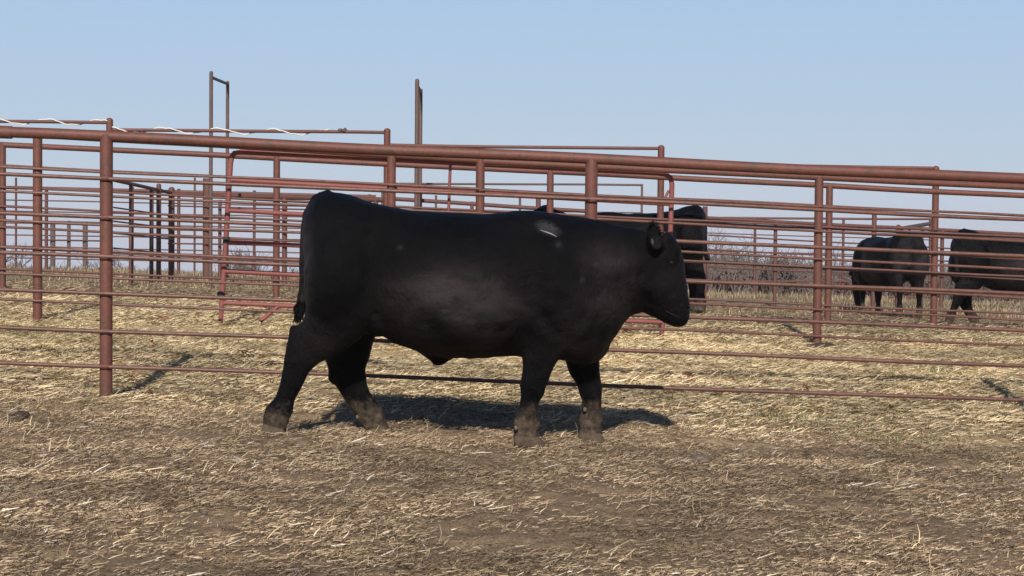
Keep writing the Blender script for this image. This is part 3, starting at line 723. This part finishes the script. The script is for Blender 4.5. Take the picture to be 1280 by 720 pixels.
add_straw('straw_tufts', 'matted tufts of straw kicked up in the litter near the front fence',
          strands('s7', 90000, None, (5, 12.5), (.02, .07), (.002, .0042), .55, brownset + goldset[:2],
                  lambda x, y: np.clip((vnoise(x, y * 1.3, .22, 61) - .17) * 9, 0, 1) * np.clip(.25 + 1.6 * np.exp(-((y - 9.3) / .8) ** 2) + vnoise(x, y, 1.1, 63), 0, 1), kx=.37, seed=21))
GREEN = [(1.9, 10.3, .5), (-3.9, 13.6, .45), (-1.75, 14.3, .5), (2.3, 9.6, .35), (3.4, 13.0, .4)]
def gmask(x, y):
    a = 0
    for gx, gy, gr in GREEN: a = a + np.exp(-(((x - gx) / gr) ** 2 + ((y - gy) / (gr * .8)) ** 2))
    return np.clip(a * .8, 0, 1)
add_straw('green_grass', 'small patches of short green grass growing through the straw',
          strands('s6', 60000, (-5, 5), (9, 15), (.02, .05), (.004, .007), .3, [(.13, .16, .06), (.17, .19, .08), (.22, .22, .10)], gmask, seed=16, up=True))

# ---------------------------------------------------------------- small things on the ground
def gpt(px, py):
    d = ray(px, py)
    lo, hi = 4.0, 45.0; prev = None
    for i in range(4000):
        D = lo + i * .01; p = Vector((0, 0, EYE)) + d * (D / d.y)
        if p.z <= float(base_z(p.x, p.y)): return p
    return P(px, py, 30)
def lump(name, label, cat, px, py, r, m_, flat=.55, group=None, seed=0, sx=1.0):
    p = gpt(px, py); bm = bmesh.new(); bmesh.ops.create_icosphere(bm, subdivisions=3, radius=r)
    for v in bm.verts:
        k = 1 + .38 * noise.noise(v.co * (2.2 / r) * .5 + Vector((seed * 9, 0, 0))) + .14 * noise.noise(v.co * (6 / r) * .5 + Vector((seed, 3, 0)))
        v.co *= k; v.co.z *= flat; v.co.x *= sx
    me = bpy.data.meshes.new(name); bm.to_mesh(me); bm.free()
    o = link(name, me, M[m_]); o.location = (p.x, p.y, float(ground_z(p.x, p.y)) + r * flat * .35); tag(o, label, cat, group)
lump('stone', 'small pale stone in the brown litter left of the bull, below its raised hind hoof', 'stone', 297, 579, .028, 'stone', seed=1)
lump('dung_pat', 'dark dung lump lying in the litter at the far left below the front fence', 'dung', 26, 524, .045, 'dung', seed=2)
lump('dirt_clod', 'brown dirt clod lying alone in the foreground right of the bull', 'dirt clod', 876, 575, .055, 'clod', seed=3)
lump('dung_pat', 'black clod lying against the foot of the second row post at right', 'dung', 1027, 434, .10, 'dung', seed=4, sx=1.5, flat=.35)
lump('dirt_clod', 'low brown clod near the bottom edge, right of the middle', 'dirt clod', 905, 697, .03, 'clod', seed=5)
lump('dung_pat', 'flat dark dung pat behind the front fence left of the bull\'s hock', 'dung', 338, 457, .07, 'dung', seed=6, flat=.3, sx=1.3)
lump('stone', 'pale flat stone lying far back by the crest in the middle right', 'stone', 902, 369, .06, 'stone', seed=7, sx=1.8, flat=.3)
def husk(px, py, L, az, label, seed):
    p = gpt(px, py); z = float(ground_z(p.x, p.y)) + .015; rnd = random.Random(seed); mb = MB()
    for k in range(3):
        a = az + rnd.uniform(-.6, .6); d = Vector((math.cos(a), math.sin(a), 0)); q_ = Vector((-d.y, d.x, 0)); b0 = len(mb.v)
        for j in range(7):
            t = j / 6; wv = .014 * math.sin(math.pi * min(1, t + .12)); c_ = Vector((p.x, p.y, z + .01 * k)) + d * (L * (t - .3)) + Vector((0, 0, .035 * math.sin(t * 2.6 + k)))
            mb.v += [c_ - q_ * wv + Vector((0, 0, .006)), c_, c_ + q_ * wv + Vector((0, 0, .006))]
        for j in range(6):
            for i in (0, 1): mb.f.append((b0 + j * 3 + i, b0 + j * 3 + i + 1, b0 + j * 3 + i + 4, b0 + j * 3 + i + 3))
    tag(mb.build('corn_husk', M['husk']), label, 'corn husk', 'corn husks in the straw')
husk(304, 449, .16, .3, 'reddish dry husk in the straw left of the bull\'s hind leg', 1)
husk(189, 436, .12, 1.2, 'reddish dry husk in the straw right of the tallest front post', 2)
husk(163, 476, .07, .2, 'small reddish husk beside the foot of the tallest front post', 3)
husk(780, 419, .22, 1.0, 'reddish husk under the bull\'s chin by the gate end', 4)
husk(1008, 494, .08, -.3, 'reddish husk lying right of the bull below the lowest front rail', 5)
husk(860, 479, .10, .1, 'reddish husk just above the lowest front rail ahead of the bull', 6)
husk(200, 403, .16, .1, 'pale reddish husk in the straw behind the left fence bay', 7)

# ---------------------------------------------------------------- bare trees and brush beyond the crest
def bare_tree(label, px, D, height, seed, spread=.5, name='bare_tree', lean=0):
    rnd = random.Random(seed); x = (px - 640) / F * D; z = float(base_z(x, D)); tr = MB(); cr = MB()
    def grow(p, d, L, r, lev):
        n = 3; pts = [p]; q_ = p
        for i in range(n):
            d = (d + Vector((rnd.gauss(0, .16), rnd.gauss(0, .16), rnd.gauss(.03, .08)))).normalized(); q_ = q_ + d * (L / n); pts.append(q_)
        (tr if lev == 0 else cr).tube(pts, [r * (1 - .45 * i / n) for i in range(n + 1)], 6 if lev < 2 else 3, cap=False)
        if lev >= 5: return
        for k in range(rnd.choice((2, 3, 3)) if lev else 4):
            t = rnd.uniform(.45, 1); b0 = pts[0].lerp(pts[-1], t) if lev else pts[-1].lerp(pts[1], rnd.random() * .6)
            dd = (d + Vector((rnd.gauss(0, spread), rnd.gauss(0, spread), rnd.gauss(.1, .25)))).normalized()
            grow(b0 if t < .95 else pts[-1], dd, L * rnd.uniform(.58, .8), r * .55, lev + 1)
    grow(Vector((x, D, z - .3)), Vector((lean, 0, 1)), height * .32, height * .022, 0)
    root = empty(name, (x, D, z)); tag(root, label, 'tree', 'bare trees beyond the pens')
    tr.build('trunk', M['bark'], root); cr.build('crown', M['bark'], root)
bare_tree('bare tree with wide branches just right of the middle cow\'s rump', 893, 75, 5.6, 3, .55)
bare_tree('slim bare tree between the two thin far posts right of the middle cow', 925, 85, 6.2, 4)
bare_tree('rounded bare tree behind the thick second row post at right', 1005, 95, 6.4, 5)
bare_tree('bare tree left of the grazing cow', 1060, 90, 5.6, 8)
bare_tree('bare tree showing between the two cows at right', 1176, 100, 6.6, 9)
bare_tree('bare bushy tree at the far left edge', 14, 95, 5.6, 12, .7)
bare_tree('bare bushy tree just left of the thick second row post at left', 34, 98, 5.4, 13, .7)
bare_tree('tiny bare tree on the skyline behind the left fence bay', 113, 100, 4.6, 14)
bare_tree('small bare tree on the skyline right of the tallest front post', 183, 110, 4.4, 15)
def brush(name, label, x0, x1, D0, D1, h0, h1, n, seed):
    rnd = random.Random(seed); mb = MB()
    for i in range(n):
        px = rnd.uniform(x0, x1); D = rnd.uniform(D0, D1); x = (px - 640) / F * D; z = float(base_z(x, D))
        h = (h0 + (h1 - h0) * (.5 + noise.noise(Vector((px * .018, seed, 0))))) * rnd.uniform(.6, 1.1); p = Vector((x, D, z))
        for k in range(4):
            d = Vector((rnd.gauss(0, .28), rnd.gauss(0, .28), 1)).normalized()
            q1 = p + d * h * .5; q2 = q1 + (d + Vector((rnd.gauss(0, .35), 0, .1))).normalized() * h * .5
            mb.tube([p, q1, q2], [.035, .022, .01], 3, cap=False)
            for j in range(3):
                q3 = q1.lerp(q2, rnd.random()); mb.tube([q3, q3 + Vector((rnd.gauss(0, .35), rnd.gauss(0, .2), abs(rnd.gauss(.3, .2)))) * h * .4], [.016, .006], 3, cap=False)
    tag(mb.build(name, M['brush'], smooth=False), label, 'brush', kind='stuff')
brush('brush', 'far mass of bare brown brush beyond the crest at right', 700, 1500, 70, 130, 1.0, 2.9, 3600, 5)
brush('brush', 'far low mass of bare brush beyond the crest at left', -250, 560, 75, 120, .5, 2.0, 2200, 6)

# ---------------------------------------------------------------- air
hb = bmesh.new(); bmesh.ops.create_cube(hb, size=1)
for v_ in hb.verts: v_.co = Vector((v_.co.x * 900, v_.co.y * 560 + 200, -34 if v_.co.z < 0 else 6.2))
hme = bpy.data.meshes.new('haze'); hb.to_mesh(hme); hb.free()
hm = bpy.data.materials.new('thin_haze'); hm.use_nodes = True; hn = hm.node_tree.nodes; hn.remove(hn['Principled BSDF'])
hv = hn.new('ShaderNodeVolumePrincipled'); hv.inputs['Color'].default_value = (.86, .88, .95, 1); hv.inputs['Density'].default_value = .0004
hm.node_tree.links.new(hv.outputs[0], hn['Material Output'].inputs['Volume'])
tag(link('haze', hme, hm, smooth=False), kind='stuff')
brush('brush', 'low brown weedy brush standing just beyond the crest at right', 560, 1500, 42, 62, .5, 1.5, 2600, 7)

g_ = np.random.default_rng(77); mb = MB()
for i in range(1500):
    y_ = math.sqrt(g_.uniform(4.5 ** 2, 13 ** 2)); x_ = g_.uniform(-1, 1) * (.37 * y_ + .3)
    if vnoise(x_, y_, .9, 55) < -.05: continue
    r_ = float(g_.uniform(.004, .016)) * (1.6 if g_.random() < .06 else 1)
    mb.ellipsoid((x_, y_, float(ground_z(x_, y_)) + r_ * .4), (r_ * g_.uniform(.8, 1.5), r_ * g_.uniform(.8, 1.4), r_ * .65), 7, 5, rot=Matrix.Rotation(g_.uniform(-.5, .5), 3, 'X') @ Matrix.Rotation(g_.uniform(0, 3), 3, 'Z'))
o_ = mb.build('manure_crumbs', M['clod']); tag(o_, 'crumbs of dry manure and earth strewn over the trampled litter', 'manure', kind='stuff')
